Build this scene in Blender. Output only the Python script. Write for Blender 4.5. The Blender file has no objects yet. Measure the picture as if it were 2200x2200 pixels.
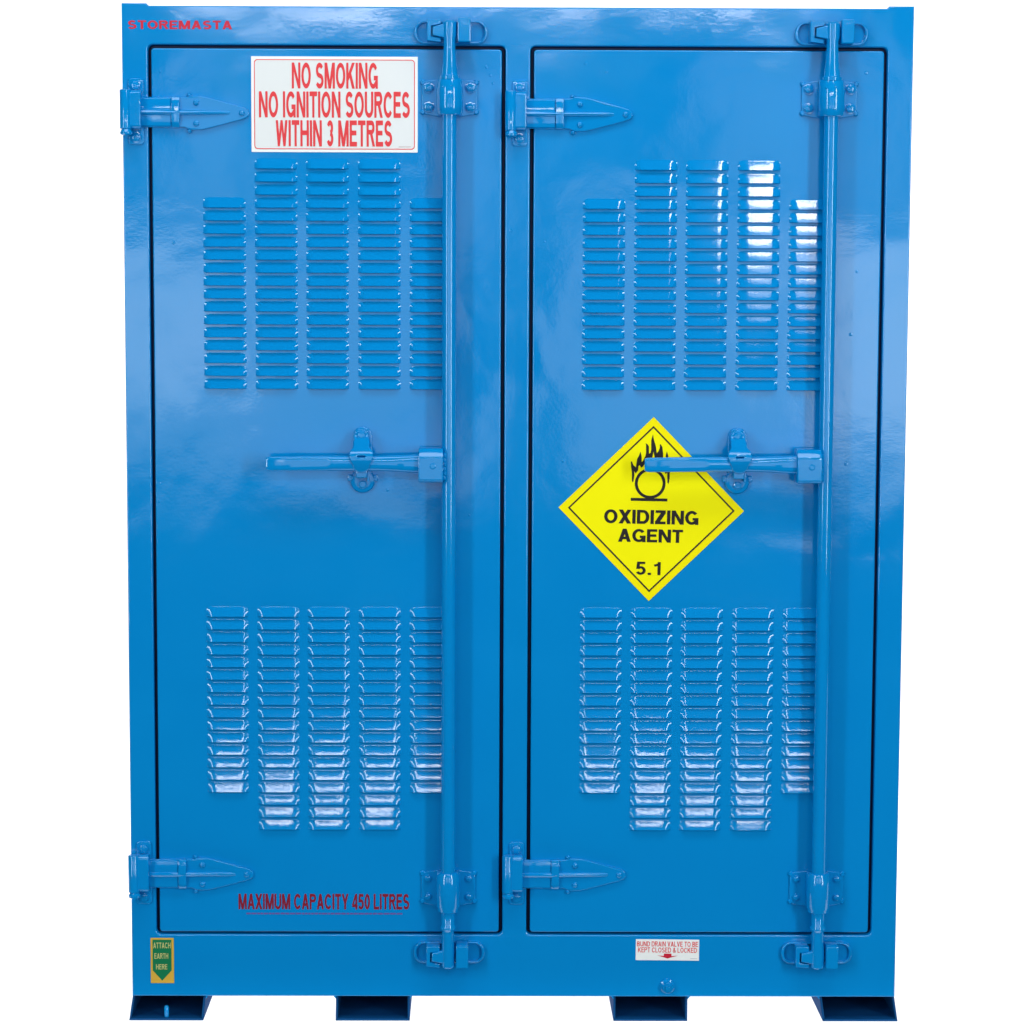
import bpy, bmesh, math, random
from mathutils import Vector, Matrix

random.seed(7)
S = bpy.context.scene
COL = S.collection

# ------------------------------------------------------------------ camera
yaw, tilt, roll = -0.006847, 0.0933733, 0.0034639
r = Vector((math.cos(yaw), math.sin(yaw), 0))
f = Vector((-math.sin(yaw) * math.cos(tilt), math.cos(yaw) * math.cos(tilt), -math.sin(tilt)))
d = -(r.cross(f))
rr = r * math.cos(roll) - d * math.sin(roll)
dd = r * math.sin(roll) + d * math.cos(roll)
M = Matrix.Identity(4)
M.col[0][:3] = rr
M.col[1][:3] = -dd
M.col[2][:3] = -f
M.col[3][:3] = (-0.074583, -4.5, 1.427652)
cd = bpy.data.cameras.new('camera')
cam = bpy.data.objects.new('camera', cd)
COL.objects.link(cam)
cam.matrix_world = M
cd.sensor_width = 36
cd.lens = 36 * 5034.345 / 2200
cd.shift_x = 40 / 2200
cd.clip_end = 100
S.camera = cam

# ------------------------------------------------------------------ world
w = bpy.data.worlds.new('World')
S.world = w
w.use_nodes = True
w.node_tree.nodes['Background'].inputs[0].default_value = (0.80, 0.9, 1, 1)
w.node_tree.nodes['Background'].inputs[1].default_value = 0.05
S.view_settings.view_transform = 'Standard'
S.view_settings.look = 'None'
S.view_settings.exposure = 0
S.view_settings.gamma = 1


def area(name, loc, aim, sx, sy, radiance, col=(1, 1, 1), spread=180):
    l = bpy.data.lights.new(name, 'AREA')
    l.shape = 'RECTANGLE'
    l.size, l.size_y = sx, sy
    l.energy = radiance * math.pi * sx * sy
    l.color = col
    l.spread = math.radians(spread)
    o = bpy.data.objects.new(name, l)
    COL.objects.link(o)
    o.location = loc
    q = (Vector(aim) - Vector(loc)).to_track_quat('-Z', 'Y')
    o.rotation_euler = q.to_euler()
    return o


# added unseen lamps in front of the cabinet, for fill and pale reflections
CY = (0.90, 0.99, 1.0)
area('sheen_fill_front_left', (-1.02, -5.0, 1.18), (-1.02, 0, 1.18), 1.75, 1.10, 1.45, CY)
area('sheen_fill_left_core', (-1.38, -4.95, 1.34), (-1.38, 0, 1.34), 0.62, 0.62, 2.6, CY)
area('sheen_fill_front_right', (1.18, -5.0, 1.20), (1.18, 0, 1.20), 1.80, 1.15, 1.65, CY)
area('sheen_fill_right_core', (1.58, -4.95, 1.26), (1.58, 0, 1.26), 0.60, 0.85, 3.2, CY)
area('sheen_fill_high_middle', (-0.12, -5.0, 1.95), (-0.12, 0, 1.95), 0.42, 0.8, 1.3, CY)
area('sheen_fill_high_right', (1.20, -5.0, 2.12), (1.2, 0, 2.12), 0.85, 0.5, 1.1, CY)
area('sheen_fill_high_left', (-1.15, -5.0, 2.05), (-1.15, 0, 2.05), 0.40, 0.45, 1.4, CY)
area('overhead_fill', (0, -1.7, 4.6), (0, 0, 1.0), 4.5, 1.1, 5.4, CY)
area('side_fill_left', (-3.5, -4.0, 1.9), (0, 0, 1.0), 0.6, 3.2, 14.2, CY)
area('side_fill_right', (3.3, -4.2, 1.9), (0, 0, 1.0), 0.6, 3.2, 18.2, CY)
area('glint_strip', (0.0, -3.4, 2.43), (0.0, 0, 0.5), 2.3, 0.09, 20.0)  # added strip that puts glints on the lower louvres
area('glint_panel', (0.87, -2.0, 3.62), (0.5, 0, 1.6), 0.26, 0.22, 30.0)  # added panel that puts glints on the upper right louvres
area('glint_panel_low', (0.88, -2.0, 3.36), (0.5, 0, 1.6), 0.26, 0.16, 5.0)  # weaker added panel, lets those glints fade downwards
# lamps added behind and below the translucent backdrop to make it glow white
area('backdrop_fill_behind', (0, 4.6, 2.6), (0, 2.6, 2.6), 9, 7.5, 2.2)
area('backdrop_fill_below', (0, 1.2, -1.2), (0, 1.2, 0), 9, 3.6, 2.2)


# ------------------------------------------------------------------ materials
def mat(name, col, rough=0.4, spec=0.5, bump=None, coat=0.0, metallic=0.0):
    m = bpy.data.materials.new(name)
    m.use_nodes = True
    nt = m.node_tree
    b = nt.nodes['Principled BSDF']
    b.inputs['Base Color'].default_value = (*col, 1)
    b.inputs['Roughness'].default_value = rough
    b.inputs['Specular IOR Level'].default_value = spec
    b.inputs['Metallic'].default_value = metallic
    b.inputs['Coat Weight'].default_value = coat
    return m


def paint(name, col, wave=1.0, r0=0.07, r1=0.13):
    """Gloss enamel sprayed on folded steel: orange peel, runs, faint buckling."""
    m = mat(name, col, 0.13, 0.5)
    nt = m.node_tree
    N, L = nt.nodes, nt.links
    b = N['Principled BSDF']
    tc = N.new('ShaderNodeTexCoord')
    n1 = N.new('ShaderNodeTexNoise')
    n1.inputs['Scale'].default_value = 3.4
    n1.inputs['Detail'].default_value = 1.5
    n1.inputs['Distortion'].default_value = 0.6
    n2 = N.new('ShaderNodeTexNoise')
    n2.inputs['Scale'].default_value = 11
    n2.inputs['Detail'].default_value = 2
    n3 = N.new('ShaderNodeTexNoise')
    n3.inputs['Scale'].default_value = 170
    n3.inputs['Detail'].default_value = 2
    L.new(tc.outputs['Object'], n1.inputs['Vector'])
    L.new(tc.outputs['Object'], n2.inputs['Vector'])
    L.new(tc.outputs['Object'], n3.inputs['Vector'])
    bu1 = N.new('ShaderNodeBump')
    bu1.inputs['Strength'].default_value = 1.0
    bu1.inputs['Distance'].default_value = 0.0052 * wave
    bu2 = N.new('ShaderNodeBump')
    bu2.inputs['Strength'].default_value = 1.0
    bu2.inputs['Distance'].default_value = 0.0007 * wave
    bu3 = N.new('ShaderNodeBump')
    bu3.inputs['Strength'].default_value = 1.0
    bu3.inputs['Distance'].default_value = 0.00008
    L.new(n1.outputs['Fac'], bu1.inputs['Height'])
    L.new(n2.outputs['Fac'], bu2.inputs['Height'])
    L.new(n3.outputs['Fac'], bu3.inputs['Height'])
    L.new(bu1.outputs['Normal'], bu2.inputs['Normal'])
    L.new(bu2.outputs['Normal'], bu3.inputs['Normal'])
    L.new(bu3.outputs['Normal'], b.inputs['Normal'])
    # slight unevenness of coat gloss and pigment
    n4 = N.new('ShaderNodeTexNoise')
    n4.inputs['Scale'].default_value = 5
    n4.inputs['Detail'].default_value = 4
    L.new(tc.outputs['Object'], n4.inputs['Vector'])
    mr = N.new('ShaderNodeMapRange')
    mr.inputs['From Min'].default_value = 0.3
    mr.inputs['From Max'].default_value = 0.7
    mr.inputs['To Min'].default_value = r0
    mr.inputs['To Max'].default_value = r1
    L.new(n4.outputs['Fac'], mr.inputs['Value'])
    L.new(mr.outputs['Result'], b.inputs['Roughness'])
    mx = N.new('ShaderNodeMix')
    mx.data_type = 'RGBA'
    mx.inputs['A'].default_value = (col[0], col[1] * 0.95, col[2] * 0.97, 1)
    mx.inputs['B'].default_value = (col[0], col[1] * 1.06, col[2] * 1.02, 1)
    L.new(n4.outputs['Fac'], mx.inputs['Factor'])
    L.new(mx.outputs['Result'], b.inputs['Base Color'])
    return m


BLUE = (0.0001, 0.240, 0.625)
M_BLUE = paint('blue_enamel', BLUE)
M_PART = paint('blue_enamel_hardware', BLUE, 0.25, 0.05, 0.09)
M_FOOT = mat('blue_foot_shaded', (0.0002, 0.055, 0.18), 0.75, 0.12)  # cabinet blue made darker: shade at the feet put into the colour
M_RUB = mat('dark_seal', (0.001, 0.010, 0.05), 0.55, 0.3)
M_WHITE = mat('white_vinyl', (0.80, 0.80, 0.81), 0.35, 0.35)
M_WHITE2 = mat('white_vinyl_margin', (0.93, 0.93, 0.93), 0.35, 0.35)
M_RED = mat('red_ink', (0.80, 0.045, 0.055), 0.4, 0.3)
M_DRED = mat('dark_red_ink', (0.24, 0.010, 0.028), 0.4, 0.3)
M_BRED = mat('bright_red_ink', (0.62, 0.016, 0.045), 0.4, 0.3)
M_FADE = mat('faded_purple_ink', (0.13, 0.085, 0.34), 0.5, 0.3)
M_YEL = mat('yellow_vinyl', (1.0, 0.90, 0.0), 0.5, 0.1)
M_YEL2 = mat('yellow_vinyl_margin', (1.0, 0.84, 0.0), 0.5, 0.1)
M_BLACK = mat('black_ink', (0.012, 0.008, 0.009), 0.5, 0.3)
M_ORA = mat('orange_vinyl', (0.70, 0.41, 0.05), 0.45, 0.3)
M_GRN = mat('green_ink', (0.0, 0.18, 0.07), 0.5, 0.3)
M_CRM = mat('cream_ink', (0.55, 0.55, 0.20), 0.5, 0.3)

# ------------------------------------------------------------------ helpers
def link(name, me, m, parent=None, loc=(0, 0, 0), smooth=35):
    me.materials.clear()
    me.materials.append(m)
    if smooth:
        me.shade_smooth()
        me.set_sharp_from_angle(angle=math.radians(smooth))
        for p in me.polygons:
            if p.area > 2.5e-5 and abs(p.normal.y) > .9995:
                p.use_smooth = False
    o = bpy.data.objects.new(name, me)
    COL.objects.link(o)
    o.location = loc
    if parent:
        o.parent = parent
    return o


def bm2me(bm, name):
    bmesh.ops.recalc_face_normals(bm, faces=bm.faces)
    me = bpy.data.meshes.new(name)
    bm.to_mesh(me)
    bm.free()
    return me


def eval_curve(c):
    o = bpy.data.objects.new('tmp', c)
    COL.objects.link(o)
    dg = bpy.context.evaluated_depsgraph_get()
    me = bpy.data.meshes.new_from_object(o.evaluated_get(dg))
    bpy.data.objects.remove(o)
    return me


def rrect(x0, x1, z0, z1, rad=0.0, n=5):
    """Rounded rectangle, counter-clockwise."""
    if rad <= 0:
        return [(x0, z0), (x1, z0), (x1, z1), (x0, z1)]
    P = []
    for cx, cz, a in ((x1 - rad, z0 + rad, -90), (x1 - rad, z1 - rad, 0), (x0 + rad, z1 - rad, 90), (x0 + rad, z0 + rad, 180)):
        for k in range(n + 1):
            t = math.radians(a + 90 * k / n)
            P.append((cx + rad * math.cos(t), cz + rad * math.sin(t)))
    return P


def circ(cx, cz, rad, n=32):
    return [(cx + rad * math.cos(2 * math.pi * k / n), cz + rad * math.sin(2 * math.pi * k / n)) for k in range(n)]


def plate_me(loops, y0, y1, bev=0.0, res=2):
    """Flat sheet cut to the loops (x,z), from depth y0 (front) to y1 (back)."""
    c = bpy.data.curves.new('tmp', 'CURVE')
    c.dimensions = '2D'
    c.fill_mode = 'BOTH'
    th = abs(y1 - y0)
    c.extrude = max(th / 2 - bev, 0.00001)
    c.bevel_depth = bev
    c.bevel_resolution = res
    c.offset = -bev
    for L in loops:
        s = c.splines.new('POLY')
        s.points.add(len(L) - 1)
        for p, (x, z) in zip(s.points, L):
            p.co = (x, z, 0, 1)
        s.use_cyclic_u = True
    me = eval_curve(c)
    # curve x,y,z -> world x,-z,y
    ym = (y0 + y1) / 2
    for v in me.vertices:
        x, y, z = v.co
        v.co = (x, ym - z, y)
    bm = bmesh.new()
    bm.from_mesh(me)
    bmesh.ops.remove_doubles(bm, verts=bm.verts, dist=1e-6)
    bpy.data.meshes.remove(me)
    return bm2me(bm, 'sheet')


def plate(name, loops, y0, y1, m, parent, bev=0.0, loc=(0, 0, 0)):
    return link(name, plate_me(loops, y0, y1, bev), m, parent, loc)


def box_bm(bm, x0, x1, y0, y1, z0, z1, bev=0.0, seg=2):
    q = bmesh.ops.create_cube(bm, size=1)
    for v in q['verts']:
        v.co = (x0 + (v.co.x + .5) * (x1 - x0), y0 + (v.co.y + .5) * (y1 - y0), z0 + (v.co.z + .5) * (z1 - z0))
    if bev:
        es = list({e for v in q['verts'] for e in v.link_edges})
        bmesh.ops.bevel(bm, geom=es, offset=bev, segments=seg, affect='EDGES', profile=0.5)


def lathe_bm(bm, prof, axis='z', c=(0, 0, 0), n=28, cap=True):
    """prof: list of (t, radius) along the axis through c."""
    rings = []
    for t, rad in prof:
        ring = []
        for k in range(n):
            a = 2 * math.pi * k / n
            u, v = rad * math.cos(a), rad * math.sin(a)
            if axis == 'z':
                co = (c[0] + u, c[1] + v, c[2] + t)
            elif axis == 'y':
                co = (c[0] + u, c[1] + t, c[2] + v)
            else:
                co = (c[0] + t, c[1] + u, c[2] + v)
            ring.append(bm.verts.new(co))
        rings.append(ring)
    for A, B in zip(rings, rings[1:]):
        for k in range(n):
            bm.faces.new((A[k], A[(k + 1) % n], B[(k + 1) % n], B[k]))
    if cap:
        bm.faces.new(rings[0])
        bm.faces.new(rings[-1])


def prism_x_bm(bm, prof, x0, x1, bev=0.0):
    """prof (y,z) closed, extruded from x0 to x1."""
    A = [bm.verts.new((x0, y, z)) for y, z in prof]
    B = [bm.verts.new((x1, y, z)) for y, z in prof]
    fs = [bm.faces.new(A), bm.faces.new(B)]
    n = len(A)
    for k in range(n):
        fs.append(bm.faces.new((A[k], A[(k + 1) % n], B[(k + 1) % n], B[k])))
    if bev:
        es = list({e for fc in fs for e in fc.edges})
        bmesh.ops.bevel(bm, geom=es, offset=bev, segments=2, affect='EDGES', profile=0.5)


def join_me(bm, me):
    bm.from_mesh(me)
    bpy.data.meshes.remove(me)


# letter shapes: strokes in a box of cap height 1; P = bent stroke, D = slanted stroke with flat ends
def _arc(cx, cy, rx, ry, a0, a1, n=10):
    return [(cx + rx * math.cos(math.radians(a0 + (a1 - a0) * k / n)), cy + ry * math.sin(math.radians(a0 + (a1 - a0) * k / n))) for k in range(n + 1)]


def glyph(ch, t):
    h = t / 2
    q = h * 1.12
    if ch in 'O0':
        W = .78 if ch == 'O' else .56
        return W, [('C', _arc(W / 2, .5, W / 2 - h, .5 - h, 0, 360, 28)[:-1])]
    if ch == 'C':
        return .74, [('P', _arc(.38, .5, .38 - h, .5 - h, 38, 322, 22))]
    if ch == 'G':
        return .78, [('P', _arc(.39, .5, .39 - h, .5 - h, 38, 312, 22) + [(.78 - h, .13)]), ('P', [(.78 - h, .0), (.78 - h, .50)]), ('P', [(.44, .50 - h), (.78, .50 - h)])]
    if ch == 'S':
        W, ry = .66, (.5 - h) / 2
        return W, [('P', _arc(W / 2, .5 + ry, W / 2 - h * 1.3, ry, 25, 240, 14) + _arc(W / 2, .5 - ry, W / 2 - h, ry, 60, -155, 14))]
    if ch == '3':
        W, ry = .54, (.5 - h) / 2
        return W, [('P', _arc(W / 2, .51 + ry, W / 2 - h * 1.2, ry * .96, 160, -80, 14)), ('P', _arc(W / 2, .5 - ry, W / 2 - h, ry, 85, -160, 14))]
    if ch == '5':
        return .56, [('P', [(.52, 1 - h), (.13, 1 - h)]), ('P', [(.15, 1), (.10, .45)]), ('P', _arc(.27, .33, .29 - h, .33 - h, 140, -155, 16))]
    if ch == '4':
        return .56, [('P', [(.42, 0), (.42, 1)]), ('D', (.04, .27, .39, .98, q * .8)), ('P', [(0, .24), (.56, .24)])]
    if ch == '1':
        return .44, [('P', [(.34, 0), (.34, 1)]), ('P', [(.30, .80), (.06, .72)])]
    if ch == '.':
        return t * 1.1, [('P', [(0, h), (t * 1.1, h)])]
    if ch == '&':
        return .72, [('P', [(.70, .02), (.24, .62), (.19, .79), (.33, 1 - h), (.48, .80), (.42, .64), (.14, .42), (h, .25), (.15, .10), (.3, h), (.48, .12), (.66, .45)])]
    if ch == 'I':
        return t, [('P', [(h, 0), (h, 1)])]
    if ch == 'L':
        return .56, [('P', [(h, 0), (h, 1)]), ('P', [(t, h), (.56, h)])]
    if ch == 'T':
        return .62, [('P', [(0, 1 - h), (.62, 1 - h)]), ('P', [(.31, 0), (.31, 1 - t)])]
    if ch == 'E':
        return .60, [('P', [(h, 0), (h, 1)]), ('P', [(t, h), (.60, h)]), ('P', [(t, 1 - h), (.59, 1 - h)]), ('P', [(t, .52), (.55, .52)])]
    if ch == 'H':
        return .70, [('P', [(h, 0), (h, 1)]), ('P', [(.70 - h, 0), (.70 - h, 1)]), ('P', [(t, .52), (.70 - t, .52)])]
    if ch == 'U':
        return .70, [('P', [(h, 1)] + _arc(.35, .34, .35 - h, .34 - h, 180, 360, 14) + [(.70 - h, 1)])]
    if ch == 'D':
        return .72, [('P', [(h, 0), (h, 1)]), ('P', [(t, 1 - h), (.34, 1 - h)] + _arc(.36, .5, .36 - h, .5 - h, 80, -80, 14) + [(.34, h), (t, h)])]
    if ch in 'PR':
        g = [('P', [(h, 0), (h, 1)]), ('P', [(t, 1 - h), (.40, 1 - h)] + _arc(.41, .73, .25 - h, .27 - h, 80, -80, 10) + [(.40, .46 + h), (t, .46 + h)])]
        if ch == 'R':
            g.append(('D', (.60, 0, .38, .48, q)))
        return .68 if ch == 'R' else .66, g
    if ch == 'B':
        return .68, [('P', [(h, 0), (h, 1)]), ('P', [(t, 1 - h), (.38, 1 - h)] + _arc(.39, .75, .25 - h, .25 - h, 80, -80, 10) + [(.38, .5 + h), (t, .5 + h)]),
                     ('P', [(t, .54 - h), (.40, .54 - h)] + _arc(.41, .27, .27 - h, .27 - h, 80, -80, 10) + [(.38, h), (t, h)])]
    if ch == 'A':
        return .74, [('D', (q, 0, .37, 1, q)), ('D', (.74 - q, 0, .37, 1, q)), ('P', [(.19, .30), (.55, .30)])]
    if ch == 'M':
        return .86, [('P', [(h, 0), (h, 1)]), ('P', [(.86 - h, 0), (.86 - h, 1)]), ('D', (.43, 0, q + .02, 1, q)), ('D', (.43, 0, .84 - q, 1, q))]
    if ch == 'N':
        return .72, [('P', [(h, 0), (h, 1)]), ('P', [(.72 - h, 0), (.72 - h, 1)]), ('D', (.72 - q, 0, q, 1, q))]
    if ch == 'K':
        return .70, [('P', [(h, 0), (h, 1)]), ('D', (h, .32, .60, 1, q * 1.15)), ('D', (.70 - q, 0, .30, .60, q * 1.1))]
    if ch == 'V':
        return .70, [('D', (.35, 0, q, 1, q)), ('D', (.35, 0, .70 - q, 1, q))]
    if ch == 'W':
        return .98, [('D', (.26, 0, q, 1, q * .92)), ('D', (.26, 0, .49, 1, q * .85)), ('D', (.72, 0, .49, 1, q * .85)), ('D', (.72, 0, .98 - q, 1, q * .92))]
    if ch == 'X':
        return .72, [('D', (q, 0, .72 - q, 1, q * 1.1)), ('D', (.72 - q, 0, q, 1, q * 1.1))]
    if ch == 'Y':
        return .70, [('P', [(.35, 0), (.35, .44)]), ('D', (.35, .38, q, 1, q)), ('D', (.35, .38, .70 - q, 1, q))]
    if ch == 'Z':
        return .62, [('P', [(.02, 1 - h), (.61, 1 - h)]), ('P', [(0, h), (.62, h)]), ('D', (.13, t * .8, .50, 1 - t * .8, q * 1.35))]
    return .28, []


def text_me(body, x0, x1, z0, z1, y, t=.145, space=1.0):
    """Lettering fitted to the box x0..x1, z0..z1 at depth y."""
    h = t / 2
    quads = []
    cx = 0.0
    for ch in body:
        if ch == ' ':
            cx += .26 + .06
            continue
        W, G = glyph(ch, t)
        for kind, dat in G:
            if kind == 'D':
                ax, az, bx, bz, hw = dat
                quads.append([(cx + ax - hw, az), (cx + ax + hw, az), (cx + bx + hw, bz), (cx + bx - hw, bz)])
                continue
            pts = dat
            n = len(pts)
            closed = kind == 'C'
            L, R_ = [], []
            for i, p in enumerate(pts):
                a = pts[i - 1] if (i > 0 or closed) else None
                b = pts[(i + 1) % n] if (i < n - 1 or closed) else None
                ds = []
                for u, v in ((a, p), (p, b)):
                    if u is not None and v is not None:
                        dx, dz = v[0] - u[0], v[1] - u[1]
                        l = math.hypot(dx, dz) or 1
                        ds.append((dx / l, dz / l))
                tx, tz = sum(q_[0] for q_ in ds), sum(q_[1] for q_ in ds)
                l = math.hypot(tx, tz) or 1
                tx, tz = tx / l, tz / l
                k = max(.45, tx * ds[0][0] + tz * ds[0][1])
                nx, nz = -tz * h / k, tx * h / k
                L.append((cx + p[0] + nx, p[1] + nz))
                R_.append((cx + p[0] - nx, p[1] - nz))
            m_ = n if closed else n - 1
            strip = [(L[i], R_[i], R_[(i + 1) % n], L[(i + 1) % n]) for i in range(m_)]
            quads.append(strip)
        cx += W + .115 * space
    cx -= .115 * space
    bm = bmesh.new()
    k = 0
    for item in quads:
        k += 1
        yy = y - .000012 * (k % 7)
        fs = item if isinstance(item, list) and isinstance(item[0][0], tuple) else [item]
        for fc in fs:
            bm.faces.new([bm.verts.new((x0 + px / cx * (x1 - x0), yy, z0 + pz * (z1 - z0))) for px, pz in fc])
    bmesh.ops.remove_doubles(bm, verts=bm.verts, dist=1e-7)
    for fc in bm.faces:
        fc.normal_update()
        if fc.normal.y > 0:
            fc.normal_flip()
    me = bpy.data.meshes.new('lettering')
    bm.to_mesh(me)
    bm.free()
    return me


def text(body, x0, x1, z0, z1, y, m, parent, t=.145, space=1.0, name='lettering'):
    return link(name, text_me(body, x0, x1, z0, z1, y, t, space), m, parent, smooth=0)


def tag(o, label=None, cat=None, group=None, kind=None):
    if label:
        o['label'] = label
    if cat:
        o['category'] = cat
    if group:
        o['group'] = group
    if kind:
        o['kind'] = kind
    return o


# ------------------------------------------------------------------ backdrop
def backdrop():
    prof = [(-0.055, -0.001), (0.6, -0.001), (1.6, -0.001)]
    R = 1.0
    for k in range(1, 13):
        a = math.pi / 2 * k / 12
        prof.append((1.6 + R * math.sin(a), -0.001 + R * (1 - math.cos(a))))
    prof.append((2.6, 6.5))
    bm = bmesh.new()
    A = [bm.verts.new((-4.5, y, z)) for y, z in prof]
    B = [bm.verts.new((4.5, y, z)) for y, z in prof]




    for k in range(len(A) - 1):
        bm.faces.new((A[k], B[k], B[k + 1], A[k + 1]))
    me = bm2me(bm, 'backdrop')
    m = bpy.data.materials.new('white_translucent_sheet')
    m.use_nodes = True
    nt = m.node_tree
    nt.nodes.clear()
    out = nt.nodes.new('ShaderNodeOutputMaterial')
    tr = nt.nodes.new('ShaderNodeBsdfTranslucent')
    tr.inputs[0].default_value = (0.97, 0.97, 0.97, 1)
    df = nt.nodes.new('ShaderNodeBsdfDiffuse')
    df.inputs[0].default_value = (0.9, 0.9, 0.9, 1)
    mx = nt.nodes.new('ShaderNodeMixShader')
    mx.inputs[0].default_value = 0.25
    nt.links.new(tr.outputs[0], mx.inputs[1])
    nt.links.new(df.outputs[0], mx.inputs[2])
    nt.links.new(mx.outputs[0], out.inputs[0])
    o = link('backdrop', me, m)
    tag(o, kind='structure')


backdrop()

# ------------------------------------------------------------------ cabinet
cab = bpy.data.objects.new('storage_cabinet', None)
COL.objects.link(cab)
tag(cab, 'tall blue steel outdoor storage cabinet with two louvred doors and lock rods', 'cabinet')

XL, XR, ZB, ZT = -0.750, 0.750, 0.049, 1.9655
OPEN = [(-0.7015, -0.0235, 0.1730, 1.8930), (0.0235, 0.7015, 0.1730, 1.8930)]

# front frame (folded sheet, two openings, small upstands at the top corners)
outer = [(XL, ZB), (XR, ZB), (XR, ZT + .0045), (0.703, ZT + .0045), (0.699, ZT), (-0.699, ZT), (-0.703, ZT + .0045), (XL, ZT + .0045)]
plate('front_frame', [outer] + [rrect(a, b, c, e, 0.010) for a, b, c, e in OPEN], 0.0, 0.045, M_BLUE, cab, 0.0028)

# body shell behind the frame
bm = bmesh.new()
box_bm(bm, XL + .004, XR - .004, 0.0453, 0.80, ZB + .003, ZT - .006, 0.004)
link('body', bm2me(bm, 'body'), M_BLUE, cab)

# ------------------------------------------------------------------ louvres
def louvre_me():
    W, H, P, rad = 0.0410, 0.0212, 0.0080, 0.0090
    ss = [0, .45, .62, .74, .84, .92, .97, 1.0]
    ss = [-s for s in ss[::-1]] + ss[1:]
    us = [0, .04, .08, .12, .16, .21, .30, .55, .75, .90, 1.0]
    # running height of the pressing: steep shoulder, then a nearly flat face
    def slope(u):
        if u < .20:
            return .42 * u / .20
        if u < .28:
            return .42 - (.42 - .393) * (u - .20) / .08
        return .393 - .014 * (u - .28)
    def rise(u, n=120):
        return sum(slope(u * (k + .5) / n) for k in range(n)) * u / n * H
    P = rise(1.0)
    bm = bmesh.new()
    rows = []
    for u in us:
        t = u * H
        wd = W
        if t < rad:
            wd = W - rad * (1 - math.sqrt(max(0, 1 - ((rad - t) / rad) ** 2)))
        fu = rise(u) / P
        row = []
        for s in ss:
            dd_ = (1 - abs(s)) * wd
            k = min(1, dd_ / 0.0135)
            g = math.sin(math.pi / 2 * k)
            row.append(bm.verts.new((s * wd, 0.0002 - P * fu * g, H - t)))
        rows.append(row)
    # lip turned in
    row = []
    for v in rows[-1]:
        p = max(0.0002 - v.co.y - 0.0015, -0.0005)
        row.append(bm.verts.new((v.co.x * 0.985, 0.0002 - p, -0.0009)))
    rows.append(row)
    row2 = []
    for v in rows[-1]:
        row2.append(bm.verts.new((v.co.x, v.co.y + .0003, 0.004)))
    rows.append(row2)
    for A, B in zip(rows, rows[1:]):
        for k in range(len(A) - 1):
            bm.faces.new((A[k], A[k + 1], B[k + 1], B[k]))
    me = bm2me(bm, 'louvre')
    me.materials.append(M_PART)
    me.shade_smooth()
    me.set_sharp_from_angle(angle=math.radians(60))
    return me


LV = louvre_me()
# random small variations of one pressing
LVS = [LV]
for q in range(5):
    m2 = LV.copy()
    a, b, c = random.uniform(-1, 1), random.uniform(-1, 1), random.uniform(-1, 1)
    for v in m2.vertices:
        x, y, z = v.co
        if y < -0.003:
            k = max(0, 1 - (x / 0.036) ** 2)
            v.co.y = y - (0.00022 + 0.00012 * a) * k * math.sin(z / 0.0195 * math.pi) + 0.00007 * b * math.sin(x * 90 + c) + 0.00010 * c * k * (1 - z / .0195)
    LVS.append(m2)

LX = [-0.598, -0.4995, -0.402, -0.303, -0.2045]
PITCH = 0.0246


def rows_of(col, grp):
    if grp == 0:
        lips = [1.6612 - PITCH * k for k in range(18)]
        return lips[3:] if col in (0, 4) else lips
    lips = [0.8024 - PITCH * k for k in range(18)]
    return lips[:15] if col in (0, 4) else lips


def make_door(i):
    a, b, c, e = OPEN[i]
    g = 0.0070
    off = 0.7235 * i
    loops = [rrect(a + g, b - g, c + g * 0.8, e - g, 0.006)]
    cells = []
    for col, x in enumerate(LX):
        for grp in (0, 1):
            for lip in rows_of(col, grp):
                cells.append((x + off + 0.040, lip))
    for x, lip in cells:
        loops.append([(x - .033, lip + .001), (x + .033, lip + .001), (x + .033, lip + .012), (x - .033, lip + .012)])
    door = plate('door', loops, 0.0, 0.030, M_BLUE, cab, 0.0022)
    # bevel must stay off the slots: slots are simple cuts, hidden by the hoods
    for x, lip in cells:
        o = bpy.data.objects.new('louvre', random.choice(LVS))
        COL.objects.link(o)
        o.location = (x, 0.0, lip)
        o.parent = door
    # rubber seal in the gap
    plate('door_seal', [rrect(a + .0006, b - .0006, c + .0006, e - .0006, 0.0095), rrect(a + g - .0006, b - g + .0006, c + g * .8 - .0006, e - g + .0006, 0.005)],
          0.016, 0.026, M_RUB, cab, 0.0015)
    return door


doors = [make_door(0), make_door(1)]
doors[1]['label'] = 'right door carrying the yellow diamond placard'
doors[0]['label'] = 'left door carrying the white warning sign'


# ------------------------------------------------------------------ fasteners
def bolt_me(rad=0.0085, h=0.006, hexa=True):
    bm = bmesh.new()
    lathe_bm(bm, [(0, rad * 1.28), (-.0012, rad * 1.25), (-.0014, rad * 1.0)], 'y', n=20)
    n = 6 if hexa else 18
    lathe_bm(bm, [(-.0012, rad), (-h * .8, rad), (-h, rad * .72)], 'y', n=n)
    return bm2me(bm, 'bolt')


def rivet_me(rad=0.0058, h=0.004):
    bm = bmesh.new()
    lathe_bm(bm, [(0, rad), (-h * .45, rad * .93), (-h * .8, rad * .68), (-h, rad * .35)], 'y', n=16)
    lathe_bm(bm, [(-h * .9, rad * .3), (-h * 1.12, rad * .26)], 'y', n=8)
    return bm2me(bm, 'screw')


BOLT, RIV = bolt_me(), rivet_me()
SMALLBOLT = bolt_me(0.0062, 0.0050)
for me in (BOLT, RIV, SMALLBOLT):
    me.materials.append(M_PART)
    me.shade_smooth()
    me.set_sharp_from_angle(angle=math.radians(35))


def put(name, me, loc, parent):
    o = bpy.data.objects.new(name, me)
    COL.objects.link(o)
    o.location = loc
    o.parent = parent
    return o


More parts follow.
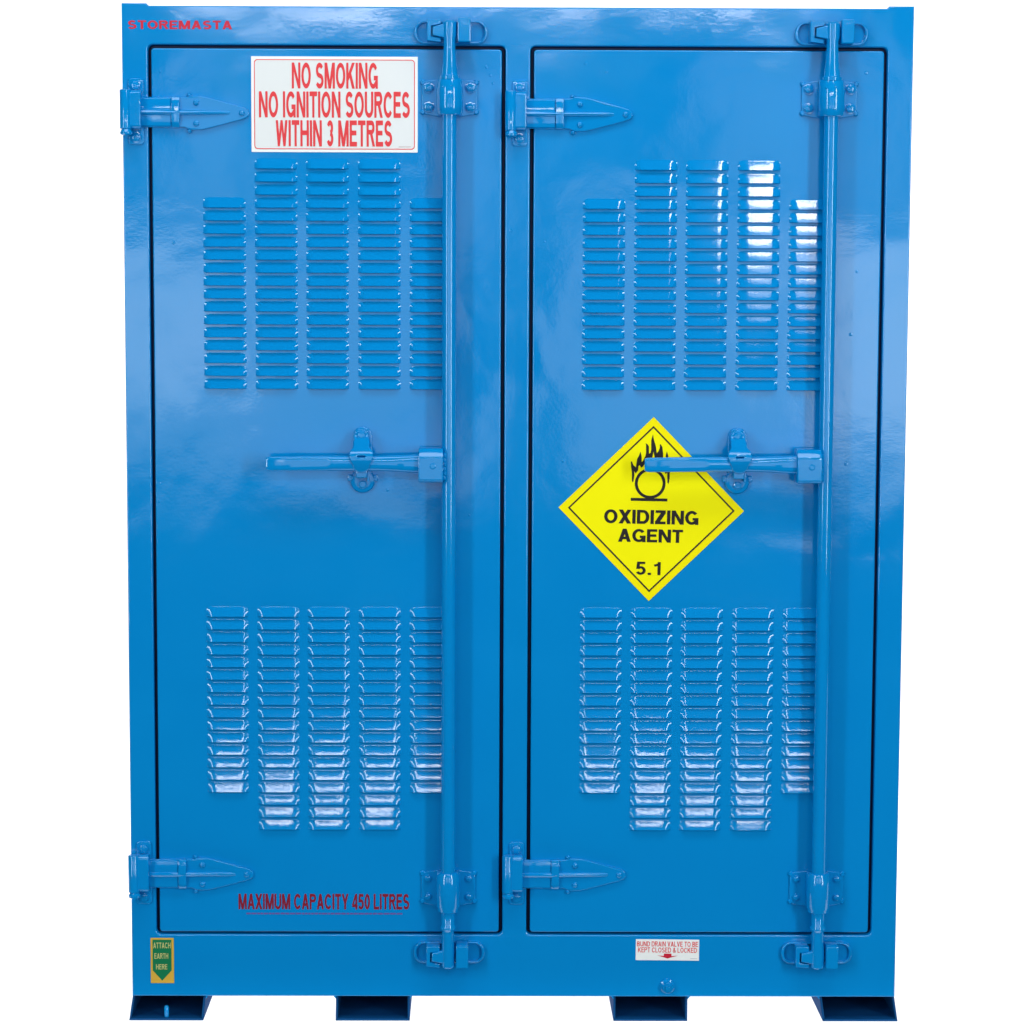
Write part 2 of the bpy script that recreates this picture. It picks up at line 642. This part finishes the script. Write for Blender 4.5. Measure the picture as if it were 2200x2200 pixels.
# ------------------------------------------------------------------ hinges
def hinge(x, z, flip=1):
    # strap with spade-shaped end
    out = [(0.034, -.029), (0.118, -.029), (0.124, -.0315), (0.132, -.034), (0.150, -.0335), (0.162, -.031), (0.225, -.0145), (0.236, -.010),
           (0.2405, -.004), (0.2385, .003), (0.231, .0085), (0.160, .0275), (0.150, .0295), (0.132, .0305), (0.124, .0285), (0.118, .0275), (0.034, .0275)]
    bm = bmesh.new()
    join_me(bm, plate_me([out], -0.0065, 0.0003, 0.0016))
    # raised part of the strap next to the barrel
    prism_x_bm(bm, [(-.006, -.0275), (-.0105, -.0265), (-.0115, -.006), (-.0115, .006), (-.0105, .0250), (-.006, .0262)], 0.034, 0.0925, 0.0012)
    # long pressed rib
    prof = []
    sec = [(0.036, 0.0165, .0050), (0.090, 0.0165, .0048), (0.13, 0.0128, .0042), (0.190, 0.0105, .0034), (0.204, 0.0068, .0026)]
    rings = []
    for xx, pr, hw in sec:
        ring = []
        for k in range(7):
            a = math.pi * k / 6
            ring.append(bm.verts.new((xx, -0.006 - (pr - .006) * math.sin(a), -0.0015 + hw * math.cos(a) * 1.2)))
        rings.append(ring)
    for A, B in zip(rings, rings[1:]):
        for k in range(6):
            bm.faces.new((A[k], A[k + 1], B[k + 1], B[k]))
    bm.faces.new(rings[0])
    bm.faces.new(rings[-1])
    h = link('hinge', bm2me(bm, 'hinge'), M_PART, cab, (x, 0, z))
    # band across the strap
    bm = bmesh.new()
    prism_x_bm(bm, [(0.0002, -.0298), (-.010, -.0298), (-.0140, -.020), (-.0150, 0), (-.0140, .018), (-.010, .0282), (0.0002, .0282)], 0.0935, 0.109, 0.0018)
    link('band', bm2me(bm, 'band'), M_PART, h)
    # leaf bolted on the frame
    plate('frame_leaf', [rrect(.0115, .0405, -.0615, .0625, .0065)], -0.0045, -0.0001, M_PART, h, 0.0012)
    put('bolt', BOLT, (.0255, -.0045, .0485), h)
    put('bolt', BOLT, (.0255, -.0045, -.0480), h)
    # barrel and its cover
    bm = bmesh.new()
    lathe_bm(bm, [(-.0335, .0098), (-.0325, .0108), (.0385, .0108), (.0400, .0098)], 'z', (0.0085, -.0215, 0))
    prism_x_bm(bm, [(0.0, -.033), (-.022, -.033), (-.0275, -.028), (-.0275, .034), (-.022, .0395), (0.0, .0395)], 0.0090, 0.0375, 0.0022)
    link('barrel', bm2me(bm, 'barrel'), M_PART, h)
    bm = bmesh.new()
    lathe_bm(bm, [(-.0455, .0075), (-.0435, .0112), (-.0395, .0118), (-.0365, .0100), (-.0330, .0085)], 'z', (0.0095, -.0215, 0))
    link('pin_end', bm2me(bm, 'pin_end'), M_PART, h)
    for sx, sz in ((.1400, .0170), (.1400, -.0215), (.2265, -.0020)):
        put('screw', RIV, (sx, -.0063, sz), h)
    for sx, sz in ((.1265, .0315), (.1265, -.0360)):
        o = put('screw', RIV, (sx, -.0005, sz), h)
        o.scale = (.8, 1.6, .8)
    return h


for hx in (-0.7495, -0.0220):
    for hz in (1.7665, 0.2965):
        hinge(hx, hz)

# ------------------------------------------------------------------ lock rods
YR = -0.033


def keeper(x, z, s):
    """Cam keeper welded to the frame; s=+1 top, -1 bottom."""
    bm = bmesh.new()
    cx, w_, hz = x + .002, .0695, .0215
    # dished base with rolled rim
    join_me(bm, plate_me([rrect(cx - w_, cx + w_, z - hz, z + hz, .0195, 8)], -0.0030, 0.0002, 0.0008))
    join_me(bm, plate_me([rrect(cx - w_, cx + w_, z - hz, z + hz, .0195, 8), rrect(cx - w_ + .0065, cx + w_ - .0065, z - hz + .0045, z + hz - .0035, .0150, 8)],
                         -0.0095, -0.0001, 0.0026))
    k = link('keeper', bm2me(bm, 'keeper'), M_PART, cab)
    bm = bmesh.new()
    box_bm(bm, x + .0155, x + .0395, -.046, -.002, z - .021, z + .0235, .0022)
    link('keeper_block', bm2me(bm, 'block'), M_PART, k)
    zz = z + .001 * s
    C = [(x - .042, zz - .0185), (x - .0165, zz - .0215), (x - .0165, zz - .0140), (x - .0345, zz - .0110), (x - .0345, zz + .0085),
         (x - .0165, zz + .0120), (x - .0165, zz + .0205), (x - .042, zz + .0205)]
    link('keeper_hook', plate_me([C], -.036, -.002, .0012), M_PART, k)


def guide(x, z, bottom=False):
    P = [(-.0525, -.028), (-.045, -.0325), (-.022, -.0365), (.022, -.0365), (.045, -.0325), (.0525, -.028), (.0525, .028), (.045, .0305), (.022, .0335),
         (-.022, .0335), (-.045, .0305), (-.0525, .028)]
    g = plate('rod_guide', [[(x + a, z + b) for a, b in P]], -0.0045, -0.0001, M_PART, cab, 0.0013)
    # corner ears of the folded plate
    bm = bmesh.new()
    for sx in (-1, 1):
        for sz in (-1, 1):
            lathe_bm(bm, [(0, .0056), (-.0020, .0052), (-.0048, .0030)], 'y', (x + sx * .0505, -.001, z + sz * .0275), n=12)
    link('corner_lug', bm2me(bm, 'lugs'), M_PART, g)['kind'] = 'stuff'
    for sx in (-.0395, .0395):
        for sz in (-.0185, .0180):
            put('bolt', BOLT if not bottom else SMALLBOLT, (x + sx, -.0045, z + sz), g)
    bm = bmesh.new()
    if not bottom:
        lathe_bm(bm, [(-.0355, .0215), (-.033, .0235), (-.018, .0250), (.010, .0252), (.028, .0225), (.034, .0195), (.0350, .0175)], 'z', (x + .0005, YR + .004, z))
        box_bm(bm, x - .0225, x + .0235, YR + .004, -.003, z - .034, z + .033, .002)
    else:
        lathe_bm(bm, [(-.0430, .0150), (-.040, .0195), (-.036, .0200), (-.030, .0225), (.028, .0225), (.036, .0190), (.0370, .0160)], 'z', (x, YR + .003, z))
        box_bm(bm, x - .0215, x + .0215, YR + .004, -.003, z - .032, z + .034, .002)
    link('sleeve', bm2me(bm, 'sleeve'), M_PART, g)
    # small forge marks on the sleeve
    bm = bmesh.new()
    yf = YR + .004 - .0250
    for (mx, mz, mr) in ((-.012, .016, .0016), (.004, .018, .0020), (.002, -.006, .0024), (.001, -.022, .0026)) if not bottom else ((-.002, .004, .0034), (.004, .006, .0020)):
        yy = yf + (0.0022 if bottom else 0.0) + abs(mx) * .28
        lathe_bm(bm, [(.001, mr), (-.0006, mr * .8), (-.0010, mr * .3)], 'y', (x + mx, yy + .0004, z + mz), n=10)
    link('forge_mark', bm2me(bm, 'marks'), M_PART, g)['kind'] = 'stuff'


def lock_rod(x):
    bm = bmesh.new()
    prof = [(0.1175, .0105), (0.1195, .0125), (0.150, .0132), (0.165, .0120), (0.190, .0118), (0.195, .0150), (0.199, .0150), (0.203, .0128), (0.240, .0135), (1.745, .0135),
            (1.826, .0140), (1.8265, .0185), (1.8330, .0187), (1.8345, .0160), (1.8420, .0152), (1.8600, .0128), (1.8850, .0112), (1.9000, .0110),
            (1.9080, .0135), (1.9320, .0140), (1.9350, .0120)]
    lathe_bm(bm, prof, 'z', (x, YR, 0), n=36)
    rod = link('lock_rod', bm2me(bm, 'rod'), M_PART, cab, smooth=30)
    for zc, s in ((1.9165, 1), (0.1395, -1)):
        lug = [(x + .002, zc - .0150), (x + .002, zc + .0135), (x - .014, zc + .0120), (x - .0315, zc + .0075), (x - .0320, zc - .0085), (x - .014, zc - .0120)]
        link('cam', plate_me([lug], YR - .0085, YR + .008, .0022), M_PART, rod)
        keeper(x, zc, s)
    guide(x, 1.7960)
    guide(x, 0.2690, True)
    # clevis block
    bm = bmesh.new()
    prism_x_bm(bm, [(-.012, 1.0675), (-.058, 1.0675), (-.0635, 1.072), (-.0635, 1.1160), (-.052, 1.1315), (-.012, 1.1330)], x - .0575, x - .0105, .0022)
    cl = link('clevis', bm2me(bm, 'clevis'), M_PART, rod)
    bm = bmesh.new()
    lathe_bm(bm, [(0, .0062), (-.0010, .0058), (-.0014, .0035)], 'y', (x - .030, -.0633, 1.099), n=16)
    link('pin_head', bm2me(bm, 'pin'), M_PART, rod)
    bm = bmesh.new()
    for k in range(6):
        lathe_bm(bm, [(-.002, .0035), (.002, .0042), (.006, .0030)], 'z', (x - .0085 + .001 * (k % 2), YR - .0105, 1.074 + k * .0085), n=8)
    link('weld_bead', bm2me(bm, 'weld'), M_PART, rod)['kind'] = 'stuff'
    # handle
    bm = bmesh.new()
    secs = [(-.0560, .0180, .0125, 3.2, -.040, 0.0), (-.085, .0165, .0125, 3.0, -.040, 0.0), (-.098, .0160, .0105, 2.4, -.041, .0005), (-.135, .0145, .0095, 2.2, -.042, .0005),
            (-.170, .0142, .0095, 2.2, -.043, .0005), (-.225, .0146, .0100, 2.2, -.045, .0005), (-.232, .0143, .0090, 4, -.046, .0005), (-.300, .0140, .0080, 5, -.049, 0.0),
            (-.342, .0138, .0075, 5, -.051, -.0005), (-.3475, .0115, .0055, 4, -.051, -.0005)]
    rings = []
    n = 24
    for dx, hh, hd, pw, yc, dz in secs:
        ring = []
        for k in range(n):
            a = 2 * math.pi * (k + .5) / n
            ca, sa = math.cos(a), math.sin(a)
            yy = math.copysign(abs(ca) ** (2 / pw), ca) * hd
            zz = math.copysign(abs(sa) ** (2 / pw), sa) * hh
            ring.append(bm.verts.new((x + dx, yc + yy, 1.1025 + dz + zz)))
        rings.append(ring)
    for A, B in zip(rings, rings[1:]):
        for k in range(n):
            bm.faces.new((A[k], A[(k + 1) % n], B[(k + 1) % n], B[k]))
    bm.faces.new(rings[0])
    bm.faces.new(rings[-1])
    hd = link('handle', bm2me(bm, 'handle'), M_PART, cab, smooth=50)
    # catch that holds the handle
    cx = x - .1665
    st = plate('handle_catch', [rrect(cx - .0180, cx + .0190, 1.0480, 1.1700, .0175, 8)], -.0065, -.0001, M_PART, cab, .0020)
    bm = bmesh.new()
    lathe_bm(bm, [(0, .0235), (-.0055, .0235), (-.0085, .0215), (-.0095, .0150)], 'y', (cx + .0005, -.0003, 1.0665), n=32)
    lathe_bm(bm, [(0, .0075), (-.0135, .0075), (-.0145, .0055)], 'y', (cx + .0010, -.0003, 1.0600), n=16)
    for sx in (-1, 1):
        box_bm(bm, cx + .001 + sx * .0245 - .0045, cx + .001 + sx * .0245 + .0045, -.0095, -.0003, 1.066, 1.078, .0018)
    link('round_base', bm2me(bm, 'base'), M_PART, st)
    # swinging hasp: stadium top, broad rounded nose over the handle
    N = []
    for k in range(13):
        a = math.pi * k / 12
        N.append((cx - .001 + .0140 * math.cos(a), 1.1530 + .0140 * math.sin(a)))
    N += [(cx - .0150, 1.134), (cx - .0215, 1.126), (cx - .0225, 1.117), (cx - .0205, 1.109), (cx - .0165, 1.101)]
    for k in range(1, 10):
        a = math.pi + math.pi * k / 10
        N.append((cx + .0003 + .0163 * math.cos(a), 1.0990 + .0140 * math.sin(a)))
    N += [(cx + .0168, 1.101), (cx + .0210, 1.109), (cx + .0232, 1.117), (cx + .0220, 1.126), (cx + .0155, 1.134)]
    me = plate_me([N, rrect(cx - .0075, cx + .0080, 1.1150, 1.1182, .0015, 3)], -.0065, 0.0, .0020)
    for v in me.vertices:
        t = min(1, max(0, (1.160 - v.co.z) / .045))
        v.co.y += -.016 - .036 * (t * t * (3 - 2 * t)) + .010 * max(0, (1.106 - v.co.z) / .02)
    hs = link('hasp', me, M_PART, st)
    bm = bmesh.new()
    lathe_bm(bm, [(.010, .0088), (-.0050, .0088), (-.0075, .0070), (-.0080, .0030)], 'y', (cx - .001, -.0205, 1.1540), n=20)
    box_bm(bm, cx - .0130, cx + .0110, -.0165, -.006, 1.1200, 1.1650, .0030)
    link('hasp_pin', bm2me(bm, 'pin'), M_PART, st)
    bm = bmesh.new()
    box_bm(bm, cx - .0105, cx + .0105, -.0420, -.006, 1.0745, 1.0925, .0020)
    box_bm(bm, cx + .0105, cx + .0150, -.0360, -.004, 1.0680, 1.0930, .0010)
    link('padlock_staple', bm2me(bm, 'staple'), M_PART, st)
    return rod


for rx in (-0.1295, 0.5910):
    lock_rod(rx)

# ------------------------------------------------------------------ feet
def foot(xt0, xt1, xb0, xb1):
    """Open channel foot welded under the base; walls run front to back."""
    T = .0040
    Y0, Y1 = 0.004, 0.76
    Z1 = ZB + .003
    bm = bmesh.new()

    def slab(pts, y0, y1):
        A = [bm.verts.new((px, y0, pz)) for px, pz in pts]
        B = [bm.verts.new((px, y1, pz)) for px, pz in pts]
        bm.faces.new(A)
        bm.faces.new(B)
        n = len(A)
        for k in range(n):
            bm.faces.new((A[k], A[(k + 1) % n], B[(k + 1) % n], B[k]))
    slab([(xb0, 0), (xb0 + T, T), (xt0 + T, Z1), (xt0, Z1)], Y0, Y1)
    slab([(xb1 - T, T), (xb1, 0), (xt1, Z1), (xt1 - T, Z1)], Y0, Y1)
    slab([(xb0, 0), (xb1, 0), (xb1 - T, T), (xb0 + T, T)], Y0 - .004, Y1)
    slab([(xb0 + T, T), (xb1 - T, T), (xt1 - T, Z1), (xt0 + T, Z1)], Y1 - .010, Y1 - .004)  # unseen end cap, added to keep backdrop light out of the channel
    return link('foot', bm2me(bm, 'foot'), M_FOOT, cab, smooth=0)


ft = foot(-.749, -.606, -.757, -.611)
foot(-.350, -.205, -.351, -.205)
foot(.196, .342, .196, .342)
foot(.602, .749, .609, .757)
bm = bmesh.new()
lathe_bm(bm, [(0, .0048), (.020, .0048), (.0225, .0035), (.0235, .0015)], 'z', (-.6845, .012, .0035), n=14)
link('earth_stud', bm2me(bm, 'stud'), M_PART, ft)
# small weld gussets where the feet meet the base
bm = bmesh.new()
for gx, s in ((-.606, 1), (-.350, -1), (-.205, 1), (.196, -1), (.342, 1), (.602, -1)):
    A = [(gx, ZB + .001), (gx + s * .006, ZB + .001), (gx, ZB - .006)]
    a = [bm.verts.new((px, .003, pz)) for px, pz in A]
    b = [bm.verts.new((px, .012, pz)) for px, pz in A]
    bm.faces.new(a)
    bm.faces.new(b)
    for k in range(3):
        bm.faces.new((a[k], a[(k + 1) % 3], b[(k + 1) % 3], b[k]))
link('weld_bead', bm2me(bm, 'gusset'), M_BLUE, cab, smooth=0)['kind'] = 'stuff'

# drain plug above the second foot from the right
bm = bmesh.new()
lathe_bm(bm, [(0, .0150), (-.003, .0145), (-.005, .0110), (-.012, .0105), (-.014, .0090)], 'y', (.3015, 0, .0705), n=24)
dp = link('drain_plug', bm2me(bm, 'plug'), M_PART, cab)
bm = bmesh.new()
box_bm(bm, .2965, .3065, -.0170, -.013, .0660, .0750, .001)
link('plug_square', bm2me(bm, 'sq'), M_PART, dp)

# paint drips, blisters and weld spatter seen on the sheet
bm = bmesh.new()
spots = [(-.678, 1.842), (-.681, 1.795), (-.660, 1.787), (-.052, 1.838), (-.048, 1.823), (-.060, 1.853), (-.688, 1.025), (-.684, 1.060), (-.248, 1.048),
         (.128, 1.861), (.168, 1.846), (.660, 1.845), (.090, 1.105), (.635, 1.101), (-.013, 1.545), (.052, 1.525), (-.090, 1.000), (.650, 1.47), (.640, 1.35), (-.655, 1.52)]
for sx, sz in spots:
    rr_ = random.uniform(.0022, .0042)
    lathe_bm(bm, [(.0005, rr_), (-.0004, rr_ * .8), (-.0008, rr_ * .4)], 'y', (sx, 0, sz), n=10)
link('paint_blister', bm2me(bm, 'blisters'), M_BLUE, cab)['kind'] = 'stuff'

# lettering painted on the steel
text('STOREMASTA', -.738, -.541, 1.9215, 1.9375, -.0004, M_BRED, cab, .19, .9)
text('MAXIMUM CAPACITY 450 LITRES', -.540, -.206, .2235, .2545, -.0004, M_DRED, cab, .18, .8)
bm = bmesh.new()
xx = -.525
while xx < -.221:
    ww = random.uniform(.004, .012)
    A = [bm.verts.new(p) for p in ((xx, -.0004, .2135), (xx + ww, -.0004, .2135), (xx + ww, -.0004, .2165), (xx, -.0004, .2165))]
    bm.faces.new(A)
    xx += ww + .0012
link('small_print', bm2me(bm, 'print'), M_FADE, cab, smooth=0)['kind'] = 'stuff'


# ------------------------------------------------------------------ signs
def board(name, pts, m, label, cat, th=.0012):
    o = plate(name, [pts], -th, -.00008, m, None, .0003)
    return tag(o, label, cat)


# white no smoking sign
sg = board('warning_sign', rrect(-.5055, -.1900, 1.6920, 1.8715, .001, 2), M_WHITE2, 'white rectangular no smoking sign with red capitals high on the left door', 'sign')
plate('sign_panel', [rrect(-.4990, -.1965, 1.6985, 1.8650, .006)], -.0015, -.0012, M_WHITE, sg)
plate('sign_border', [rrect(-.5000, -.1955, 1.6975, 1.8660, .0065), rrect(-.4985, -.1970, 1.6990, 1.8645, .0055)], -.0018, -.0013, M_RED, sg)
text('NO SMOKING', -.4285, -.2655, 1.8115, 1.8600, -.0020, M_RED, sg, .180, .75)
text('NO IGNITION SOURCES', -.4910, -.2050, 1.7570, 1.8060, -.0020, M_RED, sg, .180, .75)
text('WITHIN 3 METRES', -.4595, -.2385, 1.7030, 1.7520, -.0020, M_RED, sg, .180, .75)
plate('small_print', [rrect(-.2260, -.2030, 1.7024, 1.7034, 0)], -.0020, -.0016, mat('grey_pink_ink', (.55, .42, .43), .5), sg)

# yellow diamond
DC = Vector((.2608, 0, 1.0125))
dm = board('hazard_placard', [(0, -.1785), (.1790, 0), (0, .1780), (-.1790, 0)], M_YEL2, 'yellow diamond placard with black flame over circle on the right door', 'placard')
dm.location = DC
dm.rotation_euler = (0, math.radians(1.0), 0)
k1, k2 = .1610, .1585
plate('placard_panel', [[(0, -k1 + .0005), (k1, 0), (0, k1), (-k1, 0)]], -.0015, -.0012, M_YEL, dm)
plate('placard_border', [[(0, -k1), (k1, 0), (0, k1), (-k1, 0)], [(0, -k1 + .0042), (k1 - .0042, 0), (0, k1 - .0042), (-k1 + .0042, 0)]], -.0018, -.0013, M_BLACK, dm)
text('OXIDIZING', -.0905, .0915, -.0285, -.0015, -.0020, M_BLACK, dm, .195, .66)
text('AGENT', -.0625, .0625, -.0640, -.0385, -.0020, M_BLACK, dm, .195, .66)
text('5.1', -.0265, .0215, -.1275, -.1020, -.0020, M_BLACK, dm, .175, 1.0)


def zp(zx, zy):
    return (-.0035 + (zx - 880) / 12680, .0500 - (zy - 1350) / 12680)


FL = [(390, 820), (420, 820), (455, 905), (520, 965), (545, 760), (580, 690), (625, 575), (652, 700), (660, 835), (700, 780), (745, 680), (757, 600), (752, 400), (738, 372),
      (790, 392), (825, 450), (832, 622), (868, 600), (882, 520), (876, 300), (915, 145), (942, 280), (992, 430), (1022, 612), (1070, 540), (1095, 450), (1088, 392), (1115, 390),
      (1155, 460), (1175, 600), (1180, 760), (1215, 830), (1240, 760), (1243, 660), (1266, 555), (1300, 655), (1312, 760), (1308, 900), (1340, 860), (1385, 800), (1372, 920),
      (1385, 1040), (1352, 1080), (1350, 1180), (1342, 1300), (1325, 1352), (1302, 1320), (1292, 1180), (1290, 1075), (1245, 1110), (1215, 1010), (1130, 930), (1060, 840),
      (985, 780), (940, 570), (905, 760), (850, 880), (745, 850), (700, 930), (652, 972), (610, 908), (582, 935), (572, 1040), (520, 1110), (482, 1060), (486, 1160), (472, 1290),
      (450, 1337), (430, 1280), (427, 1100), (402, 950)]
plate('flame_symbol', [[zp(*p) for p in FL]], -.0018, -.0015, M_BLACK, dm)
c0 = zp(880, 1350)
plate('circle_symbol', [circ(c0[0], c0[1], .0296, 48), circ(c0[0], c0[1], .0240, 48)], -.0020, -.0015, M_BLACK, dm)
a, b = zp(415, 1785), zp(1310, 1712)
plate('bar_symbol', [rrect(a[0], b[0], a[1], b[1], 0)], -.0018, -.0015, M_BLACK, dm)

# earth point label
es = board('earth_label', rrect(-.7130, -.6675, .0755, .1660, 0), M_ORA, 'small orange label with green arrow saying attach earth here, bottom left corner of frame', 'label')
plate('arrow_symbol', [[(-.6905, .0805), (-.6720, .1010), (-.6720, .1625), (-.7090, .1625), (-.7090, .1010)]], -.0015, -.0012, M_GRN, es)
text('ATTACH', -.7075, -.6735, .1455, .1570, -.0018, M_CRM, es, .16)
text('EARTH', -.7055, -.6785, .1245, .1355, -.0018, M_CRM, es, .16)
text('HERE', -.7025, -.6805, .1030, .1135, -.0018, M_CRM, es, .16)

# bund drain label
bs = board('drain_label', rrect(.2375, .3620, .1225, .1645, 0), M_WHITE2, 'small white label with red text and arrow above the drain plug', 'label')
bs.rotation_euler = (0, math.radians(.5), 0)
bs.location.z = .0026
text('BUND DRAIN VALVE TO BE', .2400, .3595, .1505, .1605, -.0016, M_RED, bs, .15)
text('KEPT CLOSED & LOCKED', .2420, .3575, .1385, .1485, -.0016, M_RED, bs, .15)
plate('arrow_symbol', [[(.2930, .1362), (.2930, .1315), (.2800, .1325), (.2925, .1290), (.3000, .1265), (.3080, .1290), (.3200, .1322), (.3078, .1312), (.3078, .1362)]], -.0016, -.0012, M_BRED, bs)
plate('small_print', [rrect(.3450, .3590, .1262, .1270, 0)], -.0016, -.0012, mat('grey_ink', (.5, .5, .55), .5), bs)
